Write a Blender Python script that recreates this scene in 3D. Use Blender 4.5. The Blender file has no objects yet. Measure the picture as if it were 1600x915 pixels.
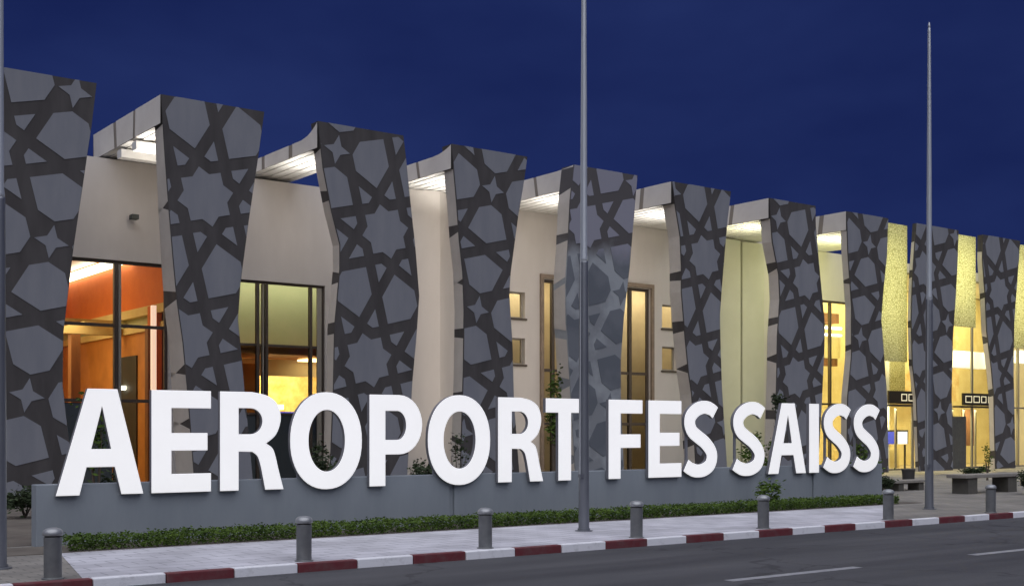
import bpy, bmesh, math, random
from mathutils import Vector
random.seed(7)
R_ = math.radians
scn = bpy.context.scene
col = scn.collection

# ------------------------------------------------------------------ camera, sky, sun, exposure
cd = bpy.data.cameras.new('camera')
cam = bpy.data.objects.new('camera', cd); col.objects.link(cam)
cam.location = (0, 0, 2.25)
cam.rotation_euler = (R_(90), 0, -math.atan2(.599, .801))
cd.sensor_width = 36; cd.lens = 36*1900/1600
cd.shift_y = (674-457.5)/1600
cd.clip_end = 3000
scn.camera = cam

w = bpy.data.worlds.new('World'); scn.world = w; w.use_nodes = True
nt = w.node_tree; N = nt.nodes; Lk = nt.links
bg = N['Background']
tc = N.new('ShaderNodeTexCoord')
mp = N.new('ShaderNodeMapping'); mp.inputs['Scale'].default_value = (2.2, 2.2, 5.0)
nz = N.new('ShaderNodeTexNoise'); nz.inputs['Scale'].default_value = 1.6; nz.inputs['Detail'].default_value = 4; nz.inputs['Roughness'].default_value = .5
cr = N.new('ShaderNodeValToRGB')
cr.color_ramp.elements[0].position = .34; cr.color_ramp.elements[0].color = (.0085, .0165, .086, 1)
cr.color_ramp.elements[1].position = .68; cr.color_ramp.elements[1].color = (.0160, .0290, .122, 1)
Lk.new(tc.outputs['Generated'], mp.inputs['Vector']); Lk.new(mp.outputs['Vector'], nz.inputs['Vector'])
Lk.new(nz.outputs['Fac'], cr.inputs['Fac']); Lk.new(cr.outputs['Color'], bg.inputs['Color'])
bg.inputs['Strength'].default_value = 1.0

sd = bpy.data.lights.new('dusk_glow', 'SUN'); sd.energy = 2.6; sd.angle = R_(90); sd.color = (.93, .94, 1.0)
sun = bpy.data.objects.new('dusk_glow', sd); col.objects.link(sun)
d = Vector((.30, .45, -1.1)); sun.rotation_euler = d.to_track_quat('-Z', 'Y').to_euler()
sun.location = (0, -40, 60)

vs = scn.view_settings
vs.view_transform = 'Standard'; vs.look = 'None'; vs.gamma = 1; vs.exposure = 0; vs.use_curve_mapping = False
scn.render.engine = 'CYCLES'
scn.cycles.use_denoising = True
scn.cycles.max_bounces = 6; scn.cycles.transparent_max_bounces = 10
scn.cycles.caustics_reflective = False; scn.cycles.caustics_refractive = False
scn.cycles.sample_clamp_indirect = 6

# ------------------------------------------------------------------ materials
def mat(name, c, rough=.7, c2=None, scale=3.0, bump=0.0, bscale=40.0, metal=0.0, emit=None, es=0.0, detail=5.0, lo=.35, hi=.65, stretch=None):
    m = bpy.data.materials.new(name); m.use_nodes = True
    n = m.node_tree.nodes; l = m.node_tree.links
    p = n['Principled BSDF']
    p.inputs['Base Color'].default_value = (*c, 1); p.inputs['Roughness'].default_value = rough; p.inputs['Metallic'].default_value = metal
    if emit: p.inputs['Emission Color'].default_value = (*emit, 1); p.inputs['Emission Strength'].default_value = es
    if c2 or bump:
        t = n.new('ShaderNodeTexCoord'); src = t.outputs['Object']
        if stretch:
            g = n.new('ShaderNodeMapping'); g.inputs['Scale'].default_value = stretch
            l.new(src, g.inputs['Vector']); src = g.outputs['Vector']
    if c2:
        a = n.new('ShaderNodeTexNoise'); a.inputs['Scale'].default_value = scale; a.inputs['Detail'].default_value = detail; a.inputs['Roughness'].default_value = .62
        r = n.new('ShaderNodeValToRGB'); r.color_ramp.elements[0].position = lo; r.color_ramp.elements[1].position = hi
        r.color_ramp.elements[0].color = (*c, 1); r.color_ramp.elements[1].color = (*c2, 1)
        l.new(src, a.inputs['Vector']); l.new(a.outputs['Fac'], r.inputs['Fac']); l.new(r.outputs['Color'], p.inputs['Base Color'])
    if bump:
        b = n.new('ShaderNodeTexNoise'); b.inputs['Scale'].default_value = bscale; b.inputs['Detail'].default_value = 4
        u = n.new('ShaderNodeBump'); u.inputs['Strength'].default_value = bump; u.inputs['Distance'].default_value = .02
        l.new(src, b.inputs['Vector']); l.new(b.outputs['Fac'], u.inputs['Height']); l.new(u.outputs['Normal'], p.inputs['Normal'])
    return m

def emis(name, c, s):
    m = bpy.data.materials.new(name); m.use_nodes = True
    n = m.node_tree.nodes; p = n['Principled BSDF']
    p.inputs['Base Color'].default_value = (.8, .8, .8, 1)
    p.inputs['Emission Color'].default_value = (*c, 1); p.inputs['Emission Strength'].default_value = s
    return m

def glass_mat(name, tint=(.86, .88, .86)):
    m = bpy.data.materials.new(name); m.use_nodes = True
    n = m.node_tree.nodes; l = m.node_tree.links; n.clear()
    o = n.new('ShaderNodeOutputMaterial'); mx = n.new('ShaderNodeMixShader')
    t = n.new('ShaderNodeBsdfTransparent'); t.inputs['Color'].default_value = (*tint, 1)
    g = n.new('ShaderNodeBsdfGlossy'); g.inputs['Roughness'].default_value = .03
    fr = n.new('ShaderNodeFresnel'); fr.inputs['IOR'].default_value = 1.45
    l.new(fr.outputs['Fac'], mx.inputs['Fac']); l.new(t.outputs['BSDF'], mx.inputs[1]); l.new(g.outputs['BSDF'], mx.inputs[2]); l.new(mx.outputs['Shader'], o.inputs['Surface'])
    return m

def pattern_mat(name, c, c2, scale, kind='voronoi', rough=.6):
    """a surface with a carved / pierced figure of its own, in two colours"""
    m = bpy.data.materials.new(name); m.use_nodes = True
    n = m.node_tree.nodes; l = m.node_tree.links; p = n['Principled BSDF']; p.inputs['Roughness'].default_value = rough
    t = n.new('ShaderNodeTexCoord'); v = n.new('ShaderNodeTexVoronoi'); v.feature = 'DISTANCE_TO_EDGE'; v.inputs['Scale'].default_value = scale; v.inputs['Randomness'].default_value = .9
    r = n.new('ShaderNodeValToRGB'); r.color_ramp.elements[0].position = .08; r.color_ramp.elements[1].position = .16
    r.color_ramp.elements[0].color = (*c, 1); r.color_ramp.elements[1].color = (*c2, 1)
    l.new(t.outputs['Object'], v.inputs['Vector']); l.new(v.outputs['Distance'], r.inputs['Fac']); l.new(r.outputs['Color'], p.inputs['Base Color'])
    return m

M = {}
M['asphalt'] = mat('asphalt', (.056, .056, .062), .82, (.088, .087, .092), .7, .5, 90, detail=9, lo=.3, hi=.7, stretch=(.22, 1, 1))
M['paint'] = mat('road_paint', (.34, .34, .35), .7, (.17, .17, .18), 6, lo=.45, hi=.75)
M['kerb_white'] = mat('kerb_white', (.84, .84, .86), .6, (.52, .52, .52), 5, .2, 30, lo=.52, hi=.85, detail=9)
M['kerb_red'] = mat('kerb_red', (.150, .026, .032), .6, (.150, .080, .078), 5, .2, 30, lo=.42, hi=.8, detail=9)
M['paver_bed'] = mat('soil', (.095, .080, .066), .9, (.15, .13, .105), 1.2, .5, 20)
M['sage'] = mat('panel_stone', (.212, .221, .246), .75, (.260, .267, .286), 1.5, .12, 60, lo=.32, hi=.72, stretch=(1.3, 1.3, .3), detail=8)
M['strap'] = mat('panel_strap', (.058, .052, .050), .8, (.084, .077, .074), 1.6, .15, 60, stretch=(1.3, 1.3, .3))
M['wall'] = mat('render_wall', (.56, .53, .50), .8, (.62, .59, .56), 1.0, .08, 50, lo=.3, hi=.7, stretch=(1, 1, .3), detail=7)
M['soffit'] = mat('soffit_white', (.78, .77, .74), .7, (.70, .69, .66), 2)
M['sign_wall'] = mat('sign_wall_paint', (.258, .290, .315), .7, (.305, .335, .357), 1.3, .1, 60, lo=.3, hi=.7, stretch=(1.4, 1.4, .35), detail=8)
M['frame'] = mat('window_frame', (.075, .058, .045), .5)
M['frame_light'] = mat('window_frame_light', (.30, .28, .24), .5)
M['glass'] = glass_mat('window_glass')
M['orange'] = mat('interior_orange', (.78, .22, .05), .7, (.70, .185, .045), 1.0)
M['amber'] = mat('interior_amber_wall', (.62, .27, .07), .6, (.50, .21, .055), 1.2)
M['brown'] = mat('interior_wood', (.36, .16, .05), .6, (.24, .10, .035), 2.0, stretch=(1, 1, .25))
M['yellow'] = mat('interior_cream', (.80, .68, .34), .7, (.72, .58, .26), 1.4)
M['green'] = mat('interior_green', (.52, .54, .34), .7, (.46, .50, .30), .8)
M['white'] = mat('interior_white', (.80, .78, .70), .7)
M['floor_in'] = mat('interior_floor', (.42, .34, .22), .35)
M['dark'] = mat('interior_dark', (.05, .055, .05), .6)
M['screen'] = pattern_mat('pierced_screen', (.44, .43, .24), (.76, .75, .54), 8.5)
def make_translucent(m, amount):
    n = m.node_tree.nodes; l = m.node_tree.links; p = n['Principled BSDF']; o = n['Material Output']
    t = n.new('ShaderNodeBsdfTranslucent'); x = n.new('ShaderNodeMixShader'); x.inputs['Fac'].default_value = amount
    src = p.inputs['Base Color'].links[0].from_socket; l.new(src, t.inputs['Color'])
    l.new(p.outputs['BSDF'], x.inputs[1]); l.new(t.outputs['BSDF'], x.inputs[2]); l.new(x.outputs['Shader'], o.inputs['Surface'])
make_translucent(M['screen'], .6)
M['carved'] = mat('carved_panel', (.66, .42, .14), .6, (.84, .70, .36), 1.6, detail=8, lo=.36, hi=.60)
M['cream'] = mat('interior_pale_cream', (.70, .60, .42), .7, (.62, .52, .36), 1.4)
M['lamp_w'] = emis('lamp_white', (1, .93, .74), 5)
M['lamp_y'] = emis('lamp_yellow', (1, .80, .38), 4)
M['lamp_p'] = emis('lamp_pink', (1, .66, .48), 1.0)
M['screen_b'] = mat('screen_blue', (.03, .04, .30), .4, emit=(.10, .13, .75), es=.7)
M['screen_w'] = emis('screen_white', (.8, .85, 1), 1.0)
M['steel'] = mat('pole_steel', (.60, .63, .65), .4, (.48, .51, .53), 1.5, metal=.35, stretch=(1, 1, .2))
M['steel_low'] = mat('pole_steel_lower', (.19, .20, .215), .45, (.24, .25, .27), 2, metal=.6, stretch=(1, 1, .2))
M['rope'] = mat('rope', (.42, .44, .45), .8)
M['bollard'] = mat('bollard_metal', (.16, .165, .165), .45, (.205, .21, .205), 5, metal=.35)
M['bollard_cap'] = mat('bollard_cap', (.36, .37, .37), .4, metal=.4)
M['concrete'] = mat('bench_concrete', (.30, .28, .24), .8, (.24, .22, .19), 4, .3, 30)
M['concrete_dark'] = mat('bench_leg_concrete', (.085, .082, .068), .85, (.11, .10, .085), 4)
M['bin'] = mat('bin_metal', (.045, .042, .038), .6)
M['bark'] = mat('bark', (.09, .07, .05), .9, (.13, .10, .07), 8)
M['leaf'] = mat('leaf', (.048, .092, .008), .9, (.098, .160, .018), 3.5, lo=.4, hi=.62)
M['leaf_d'] = mat('leaf_dark', (.026, .042, .016), .85, (.045, .066, .024), 3)
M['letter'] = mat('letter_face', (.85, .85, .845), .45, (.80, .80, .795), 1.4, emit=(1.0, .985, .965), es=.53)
M['letter_side'] = mat('letter_return', (.22, .22, .235), .5)
M['board'] = mat('sign_board', (.035, .028, .022), .5)
M['board_text'] = emis('sign_board_text', (1, .86, .50), .7)

# worn asphalt: darker tyre lanes and oil spots, thin cracks
def wear_asphalt(m):
    n = m.node_tree.nodes; l = m.node_tree.links; p = n['Principled BSDF']; src = p.inputs['Base Color'].links[0].from_socket
    t = n.new('ShaderNodeTexCoord')
    v = n.new('ShaderNodeTexVoronoi'); v.feature = 'DISTANCE_TO_EDGE'; v.inputs['Scale'].default_value = .22
    wn = n.new('ShaderNodeTexNoise'); wn.inputs['Scale'].default_value = 1.3; wn.inputs['Detail'].default_value = 6
    va = n.new('ShaderNodeVectorMath'); va.operation = 'MULTIPLY_ADD'; va.inputs[1].default_value = (1.6, 1.6, 0)
    l.new(t.outputs['Object'], wn.inputs['Vector']); l.new(wn.outputs['Color'], va.inputs[0]); l.new(t.outputs['Object'], va.inputs[2]); l.new(va.outputs['Vector'], v.inputs['Vector'])
    r = n.new('ShaderNodeValToRGB'); r.color_ramp.elements[0].position = .003; r.color_ramp.elements[1].position = .009
    r.color_ramp.elements[0].color = (.55, .55, .55, 1); r.color_ramp.elements[1].color = (1, 1, 1, 1); l.new(v.outputs['Distance'], r.inputs['Fac'])
    g_ = n.new('ShaderNodeMapping'); g_.inputs['Scale'].default_value = (.05, .55, 1); l.new(t.outputs['Object'], g_.inputs['Vector'])
    b = n.new('ShaderNodeTexNoise'); b.inputs['Scale'].default_value = 1.5; b.inputs['Detail'].default_value = 5; l.new(g_.outputs['Vector'], b.inputs['Vector'])
    r2 = n.new('ShaderNodeValToRGB'); r2.color_ramp.elements[0].position = .36; r2.color_ramp.elements[1].position = .62
    r2.color_ramp.elements[0].color = (.70, .70, .71, 1); r2.color_ramp.elements[1].color = (1.12, 1.12, 1.1, 1); l.new(b.outputs['Fac'], r2.inputs['Fac'])
    for q in (r, r2):
        x = n.new('ShaderNodeMix'); x.data_type = 'RGBA'; x.blend_type = 'MULTIPLY'; x.inputs[0].default_value = 1
        l.new(src, x.inputs[6]); l.new(q.outputs['Color'], x.inputs[7]); src = x.outputs[2]
    l.new(src, p.inputs['Base Color'])
wear_asphalt(M['asphalt'])
# brick-jointed paving
def paving(name, c, c2, mortar, bw, bh, n_amt=.5):
    m = bpy.data.materials.new(name); m.use_nodes = True
    n = m.node_tree.nodes; l = m.node_tree.links; p = n['Principled BSDF']; p.inputs['Roughness'].default_value = .75
    t = n.new('ShaderNodeTexCoord'); b = n.new('ShaderNodeTexBrick')
    b.inputs['Color1'].default_value = (*c, 1); b.inputs['Color2'].default_value = (*c2, 1); b.inputs['Mortar'].default_value = (*mortar, 1)
    b.inputs['Scale'].default_value = 1; b.inputs['Brick Width'].default_value = bw; b.inputs['Row Height'].default_value = bh; b.inputs['Mortar Size'].default_value = .014; b.inputs['Mortar Smooth'].default_value = .3
    a = n.new('ShaderNodeTexNoise'); a.inputs['Scale'].default_value = .9; a.inputs['Detail'].default_value = 7
    r = n.new('ShaderNodeValToRGB'); r.color_ramp.elements[0].position = .3; r.color_ramp.elements[1].position = .7
    r.color_ramp.elements[0].color = (1-n_amt*.5,)*3+(1,); r.color_ramp.elements[1].color = (1.0, 1.0, 1.0, 1)
    x = n.new('ShaderNodeMix'); x.data_type = 'RGBA'; x.blend_type = 'MULTIPLY'; x.inputs[0].default_value = 1
    l.new(t.outputs['Object'], b.inputs['Vector']); l.new(t.outputs['Object'], a.inputs['Vector']); l.new(a.outputs['Fac'], r.inputs['Fac'])
    l.new(b.outputs['Color'], x.inputs[6]); l.new(r.outputs['Color'], x.inputs[7]); l.new(x.outputs[2], p.inputs['Base Color'])
    return m
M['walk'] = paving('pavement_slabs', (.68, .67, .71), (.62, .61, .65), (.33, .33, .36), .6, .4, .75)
M['plaza'] = paving('plaza_pavers', (.33, .305, .265), (.29, .27, .24), (.17, .16, .14), .4, .2, .8)

# ------------------------------------------------------------------ mesh helpers
class MB:
    """collects faces for one mesh object"""
    def __init__(self): self.v = []; self.f = []; self.mi = []
    def face(self, pts, mi=0):
        k = len(self.v); self.v += [tuple(p) for p in pts]; self.f.append(tuple(range(k, k+len(pts)))); self.mi.append(mi)
    def box(self, x0, x1, y0, y1, z0, z1, mi=0):
        k = len(self.v)
        self.v += [(x0,y0,z0),(x1,y0,z0),(x1,y1,z0),(x0,y1,z0),(x0,y0,z1),(x1,y0,z1),(x1,y1,z1),(x0,y1,z1)]
        for q in ((0,3,2,1),(4,5,6,7),(0,1,5,4),(1,2,6,5),(2,3,7,6),(3,0,4,7)):
            self.f.append(tuple(k+i for i in q)); self.mi.append(mi)
    def tube(self, prof, x=0, y=0, n=20, mi=0):
        """lathe: prof = [(r, z)...] bottom to top"""
        k = len(self.v)
        for r, z in prof:
            for i in range(n):
                a = 2*math.pi*i/n; self.v.append((x+r*math.cos(a), y+r*math.sin(a), z))
        for j in range(len(prof)-1):
            for i in range(n):
                i2 = (i+1) % n
                self.f.append((k+j*n+i, k+j*n+i2, k+(j+1)*n+i2, k+(j+1)*n+i)); self.mi.append(mi)
        self.f.append(tuple(k+i for i in reversed(range(n)))); self.mi.append(mi)
        self.f.append(tuple(k+(len(prof)-1)*n+i for i in range(n))); self.mi.append(mi)
    def rod(self, a, b, r0, r1, n=6, mi=0):
        a = Vector(a); b = Vector(b); d_ = (b-a).normalized()
        u = d_.orthogonal().normalized(); q = d_.cross(u); k = len(self.v)
        for p, r in ((a, r0), (b, r1)):
            for i in range(n):
                t = 2*math.pi*i/n; self.v.append(tuple(p+(u*math.cos(t)+q*math.sin(t))*r))
        for i in range(n):
            i2 = (i+1) % n; self.f.append((k+i, k+i2, k+n+i2, k+n+i)); self.mi.append(mi)
        self.f.append(tuple(k+n+i for i in range(n))); self.mi.append(mi)
    def build(self, name, mats, parent=None, smooth=False, bevel=0.0, loc=None):
        me = bpy.data.meshes.new(name); me.from_pydata(self.v, [], self.f)
        if not isinstance(mats, (list, tuple)): mats = [mats]
        for m in mats: me.materials.append(m)
        if len(mats) > 1: me.polygons.foreach_set('material_index', self.mi)
        if smooth: me.polygons.foreach_set('use_smooth', [True]*len(me.polygons))
        me.update()
        o = bpy.data.objects.new(name, me); col.objects.link(o)
        if parent: o.parent = parent
        if loc: o.location = loc
        if bevel:
            b = o.modifiers.new('bevel', 'BEVEL'); b.width = bevel; b.segments = 2; b.limit_method = 'ANGLE'; b.angle_limit = R_(40)
        return o

def tag(o, label, cat, group=None):
    o['label'] = label; o['category'] = cat
    if group: o['group'] = group
    return o
def thing(name, label, cat, loc=(0, 0, 0), group=None):
    o = bpy.data.objects.new(name, None); col.objects.link(o); o.location = loc; o.empty_display_size = .3
    return tag(o, label, cat, group)
def struct(o, kind='structure'):
    o['kind'] = kind; return o
def copy_tree(o, parent=None):
    c_ = o.copy(); col.objects.link(c_)
    if parent: c_.parent = parent
    for ch in list(o.children): copy_tree(ch, c_)
    return c_
def area(name, loc, direction, sx, sy, power, c, parent=None, spread=180):
    a = bpy.data.lights.new(name, 'AREA'); a.shape = 'RECTANGLE'; a.size = sx; a.size_y = sy; a.energy = power; a.color = c; a.spread = R_(spread)
    o = bpy.data.objects.new(name, a); col.objects.link(o); o.location = loc
    o.rotation_euler = Vector(direction).to_track_quat('-Z', 'Y').to_euler()
    if parent: o.parent = parent
    return o

# ------------------------------------------------------------------ ground, road, pavement, kerb
KY = 17.60
g = MB(); g.face([(-500,-500,-.02),(700,-500,-.02),(700,700,-.02),(-500,700,-.02)]); struct(g.build('ground', M['paver_bed']))
g = MB(); g.face([(-300,4.0,0),(500,4.0,0),(500,KY,0),(-300,KY,0)]); struct(g.build('road', M['asphalt']))
# raised plaza between kerb and building, paler paving colour along the sign
g = MB(); g.box(-120, 300, KY+.16, 41.0, -.3, .124); struct(g.build('plaza', M['plaza']))
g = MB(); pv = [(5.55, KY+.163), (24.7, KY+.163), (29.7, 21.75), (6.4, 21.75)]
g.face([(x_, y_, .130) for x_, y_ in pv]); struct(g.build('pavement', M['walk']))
g = MB(); g.box(-30, 31.6, 21.76, 23.19, .05, .135); struct(g.build('planting_bed', M['paver_bed']))
g = MB(); g.box(-30, 33.0, 23.55, 35.6, .05, .131); struct(g.build('garden_bed', M['paver_bed']))
# kerb stones, each 1.085 m, painted red and white by turns (red starts at X = 4.55)
k = MB(); i = 0; x = 4.56 - 1.085*40
while x < 150:
    red = (i % 2 == 0)
    z1 = .148 + random.uniform(-.004, .004); y0 = KY + random.uniform(-.008, .008)
    k.box(x+.006, x+1.085-.006, y0, KY+.16, -.1, z1, 0 if red else 1)
    x += 1.085; i += 1
struct(k.build('kerb', [M['kerb_red'], M['kerb_white']], bevel=.018))
rm = MB()
for j in range(-12, 40):
    x0 = 13.62 + 6.4*j
    rm.face([(x0, 12.65, .004), (x0+3.1, 12.65, .004), (x0+3.1, 12.85, .004), (x0, 12.85, .004)])
struct(rm.build('road_marking', M['paint']))

# ------------------------------------------------------------------ terminal building
FY, WY = 36.0, 41.0
bld = thing('terminal_building', 'airport terminal with tall dark patterned fins, pale recessed walls and lit windows', 'building', (38, 41, .12))
def bpart(mb, name, mats, parent=None, **kw):
    o = mb.build(name, mats, None, **kw)
    o.parent = parent or bld
    if parent is None: o.matrix_parent_inverse = bld.matrix_world.inverted() if False else __import__('mathutils').Matrix.Translation((-38, -41, -.12))
    return o

# fin outlines: offset in X from x0 = 8.1 + 5.5 (k-1), height
FINS = {
 1: ([(-.2,12.5),(-.5,10),(-.6,7.5),(-.45,4.8),(-.2,.3)], [(3.55,12.5),(3.40,11.2),(2.88,7.6),(2.59,5.1),(2.57,3.6),(2.74,2.1),(3.0,.3)]),
 2: ([(0,12.5),(.12,10.7),(.24,9.1),(.39,7.4),(.51,6.2),(.69,5.0),(.83,3.6),(1.1,.3)], [(3.40,12.5),(3.20,11.1),(2.87,9.0),(2.59,7.0),(2.50,5.8),(2.67,4.1),(3.05,.3)]),
 3: ([(-.18,12.5),(.01,11.0),(.32,9.6),(.64,8.5),(.64,7.7),(.44,5.7),(.40,3.8),(.25,.3)], [(3.12,12.5),(3.22,11.8),(3.40,10.3),(3.61,8.7),(3.77,7.0),(3.66,5.6),(3.48,3.9),(3.25,.3)]),
 4: ([(-.36,12.5),(-.25,11.4),(-.14,10.4),(-.03,9.1),(.12,8.0),(.18,6.6),(.15,4.5),(.0,.3)], [(3.04,12.5),(2.89,11.6),(2.62,10.3),(2.26,8.1),(2.20,7.3),(2.35,5.4),(2.41,3.4),(2.7,.3)]),
 5: ([(-.20,12.5),(-.39,11.1),(-.49,9.4),(-.61,8.0),(-.58,6.4),(-.42,4.5),(-.1,.3)], [(3.10,12.5),(2.85,10.3),(2.68,8.8),(2.37,6.8),(2.20,5.0),(2.20,3.5),(2.4,.3)]),
 6: ([(-.49,12.5),(-.27,11.4),(-.01,10.3),(.06,9.1),(.06,8.0),(.28,6.1),(.47,4.7),(.66,3.8),(.95,.3)], [(3.00,12.5),(2.80,11.3),(2.64,10.0),(2.45,8.4),(2.33,7.2),(2.37,5.8),(2.45,4.1),(2.8,.3)]),
 7: ([(-.07,12.5),(.01,11.8),(.14,10.6),(.56,9.2),(.64,8.1),(.48,6.5),(.43,4.6),(.25,.3)], [(3.04,12.5),(3.08,11.5),(3.26,10.2),(3.49,8.6),(3.71,7.2),(3.67,6.0),(3.53,4.0),(3.2,.3)]),
 8: ([(-.22,12.5),(-.13,10.7),(.15,8.1),(.15,5.8),(-.13,3.9),(-.2,.3)], [(2.92,12.5),(2.82,10.7),(2.53,8.9),(2.38,7.6),(2.62,5.7),(2.82,4.0),(2.95,.3)]),
 9: ([(-.33,12.5),(-.64,9.7),(-.74,7.7),(-.64,5.5),(-.33,4.0),(-.1,.3)], [(3.25,12.5),(3.09,10.0),(2.75,6.9),(2.64,4.2),(2.75,.3)]),
 10: ([(-.07,12.5),(-.10,11.2),(.17,9.1),(.29,7.5),(.75,5.4),(.95,4.1),(1.1,.3)], [(3.45,12.5),(3.25,11.0),(2.88,8.2),(2.80,5.5),(3.0,.3)]),
 11: ([(-.18,12.5),(.01,11.0),(.32,9.6),(.64,8.1),(.44,5.7),(.25,.3)], [(3.12,12.5),(3.40,10.3),(3.77,7.0),(3.48,3.9),(3.25,.3)]),
}
def interp(e, z):
    for (xa, za), (xb, zb) in zip(e, e[1:]):
        if za >= z >= zb: return xa + (xb-xa)*(za-z)/(za-zb) if za != zb else xa
    return e[0][0] if z > e[0][1] else e[-1][0]

# star lattice: 8-point stars on a tilted square grid
LA = 4.48; TILT = R_(-8.7); RA = LA/2; HW = .196
def inset(poly, h):
    """inset of a convex counter-clockwise polygon"""
    n = len(poly); ed = []
    for a, b in zip(poly, poly[1:]+poly[:1]):
        dx, dy = b[0]-a[0], b[1]-a[1]; L = math.hypot(dx, dy)
        nx, ny = -dy/L, dx/L; ed.append((nx, ny, nx*a[0]+ny*a[1]+h))
    cur = [(-9, -9), (9, -9), (9, 9), (-9, 9)]; cx_ = sum(p[0] for p in poly)/n; cy_ = sum(p[1] for p in poly)/n
    cur = [(x_+cx_, y_+cy_) for x_, y_ in cur]
    for nx, ny, d_ in ed: cur = clip(cur, nx, ny, d_)
    return cur
def clip(poly, nx, ny, d_):
    out = []
    for a, b in zip(poly, poly[1:]+poly[:1]):
        da = nx*a[0]+ny*a[1]-d_; db = nx*b[0]+ny*b[1]-d_
        if da >= 0: out.append(a)
        if (da > 0 and db < 0) or (da < 0 and db > 0):
            t = da/(da-db); out.append((a[0]+(b[0]-a[0])*t, a[1]+(b[1]-a[1])*t))
    return out
def pol(r, deg, c=(0, 0)): return (c[0]+r*math.cos(R_(deg)), c[1]+r*math.sin(R_(deg)))
def unit_cells():
    """convex pieces (each with the list of its outer edges flagged) of one lattice cell"""
    cells = []
    sc = (.38268*RA-HW)/(.38268*RA)
    tips = [pol(.5412*RA*sc, 22.5+45*q) for q in range(8)]; nots = [pol(.4142*RA*sc, 45*q) for q in range(8)]
    cells.append([nots[q//2] if q % 2 == 0 else tips[q//2] for q in range(16)])
    for q in range(8):
        a = 45*q
        cells.append(inset([pol(.4142*RA, a), pol(.5412*RA, a-22.5), pol(RA, a), pol(.5412*RA, a+22.5)], HW*.92))
    m_ = RA*math.tan(R_(22.5)); dS = m_*math.sin(R_(22.5)); s4 = (dS-HW*.85)/dS; c4 = (RA, RA); qn = m_*.2929*math.sqrt(2)
    pts = []
    for q in range(4):
        pts.append(pol(m_*s4, 90*q+45-45, c4)); pts.append(pol(qn*s4, 90*q+45, c4))
    cells.append(pts)
    # hexagonal cells at octagon corners: 4 per lattice cell around the small square
    for q in range(4):
        cs = [(0, 0), (LA, 0), (LA, LA), (0, LA)]
        c1 = cs[q]; c2 = cs[(q+1) % 4]; ang = 90*q
        t1 = pol(.5412*RA, ang+22.5, c1); t2 = pol(.5412*RA, ang+157.5, c2)
        mm = ((c1[0]+c2[0])/2, (c1[1]+c2[1])/2)
        # edge midpoints towards the small square
        m1 = pol(RA, ang+45, c1); m2 = pol(RA, ang+135, c2)
        dq = (mm[0]-RA, mm[1]-RA); L = math.hypot(*dq); Q = (RA+dq[0]/L*qn, RA+dq[1]/L*qn)
        cells.append(inset([t1, mm, t2, m2, Q, m1], HW))
    return cells
CELLS = unit_cells()
def lattice_cells(origin, xlo, xhi, zlo, zhi):
    ca, sa = math.cos(TILT), math.sin(TILT)
    for i_ in range(-6, 7):
        for j_ in range(-6, 7):
            for cell in CELLS:
                pts = [((p[0]+i_*LA)*ca-(p[1]+j_*LA)*sa+origin[0], (p[0]+i_*LA)*sa+(p[1]+j_*LA)*ca+origin[1]) for p in cell]
                if max(p[0] for p in pts) < xlo or min(p[0] for p in pts) > xhi or max(p[1] for p in pts) < zlo or min(p[1] for p in pts) > zhi: continue
                yield pts
def fan(pts):
    """convex pieces of a star-shaped outline, with flags for edges on the outline"""
    n = len(pts); cx_ = sum(p[0] for p in pts)/n; cz_ = sum(p[1] for p in pts)/n
    return [[(cx_, cz_), a, b] for a, b in zip(pts, pts[1:]+pts[:1])]

def lattice_mesh(mb, origin, bands, emit, plates=None):
    """bands: [(z_hi, z_lo, xl_hi, xl_lo, xr_hi, xr_lo)]; emit(poly, rims)"""
    for (zh, zl, lh, ll, rh, rl) in bands:
        for pts in (plates or lattice_cells(origin, min(lh, ll), max(rh, rl), zl, zh)):
            concave = len(pts) > 6
            for piece in (fan(pts) if concave else [pts]):
                q = clip(piece, 0, 1, zl) if piece else []
                if q: q = clip(q, 0, -1, -zh)
                # left edge: x >= xl(z); right edge: x <= xr(z)
                sl = (lh-ll)/(zh-zl); sr = (rh-rl)/(zh-zl)
                if q: q = clip(q, 1, -sl, ll - sl*zl + .012)
                if q: q = clip(q, -1, sr, -(rl - sr*zl) + .012)
                if len(q) < 3: continue
                rims = []
                for a, b in zip(q, q[1:]+q[:1]):
                    on_cut = (abs(a[1]-b[1]) < 1e-6 and (abs(a[1]-zl) < 1e-6 or abs(a[1]-zh) < 1e-6) and not (abs(a[1]-12.5) < 1e-6))
                    ctr = concave and (a == piece[0] or b == piece[0] or abs((b[0]-a[0])*(piece[0][1]-a[1])-(b[1]-a[1])*(piece[0][0]-a[0])) < 1e-7)
                    rims.append(not on_cut and not ctr)
                emit(q, rims)

ORIG = {'A': (1.42, 9.55), 'B': (2.40, 9.1), 'C': (1.45-2.55, 11.1-1.88), 'D': (2.25-2.55, 7.72-1.88)}
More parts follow.
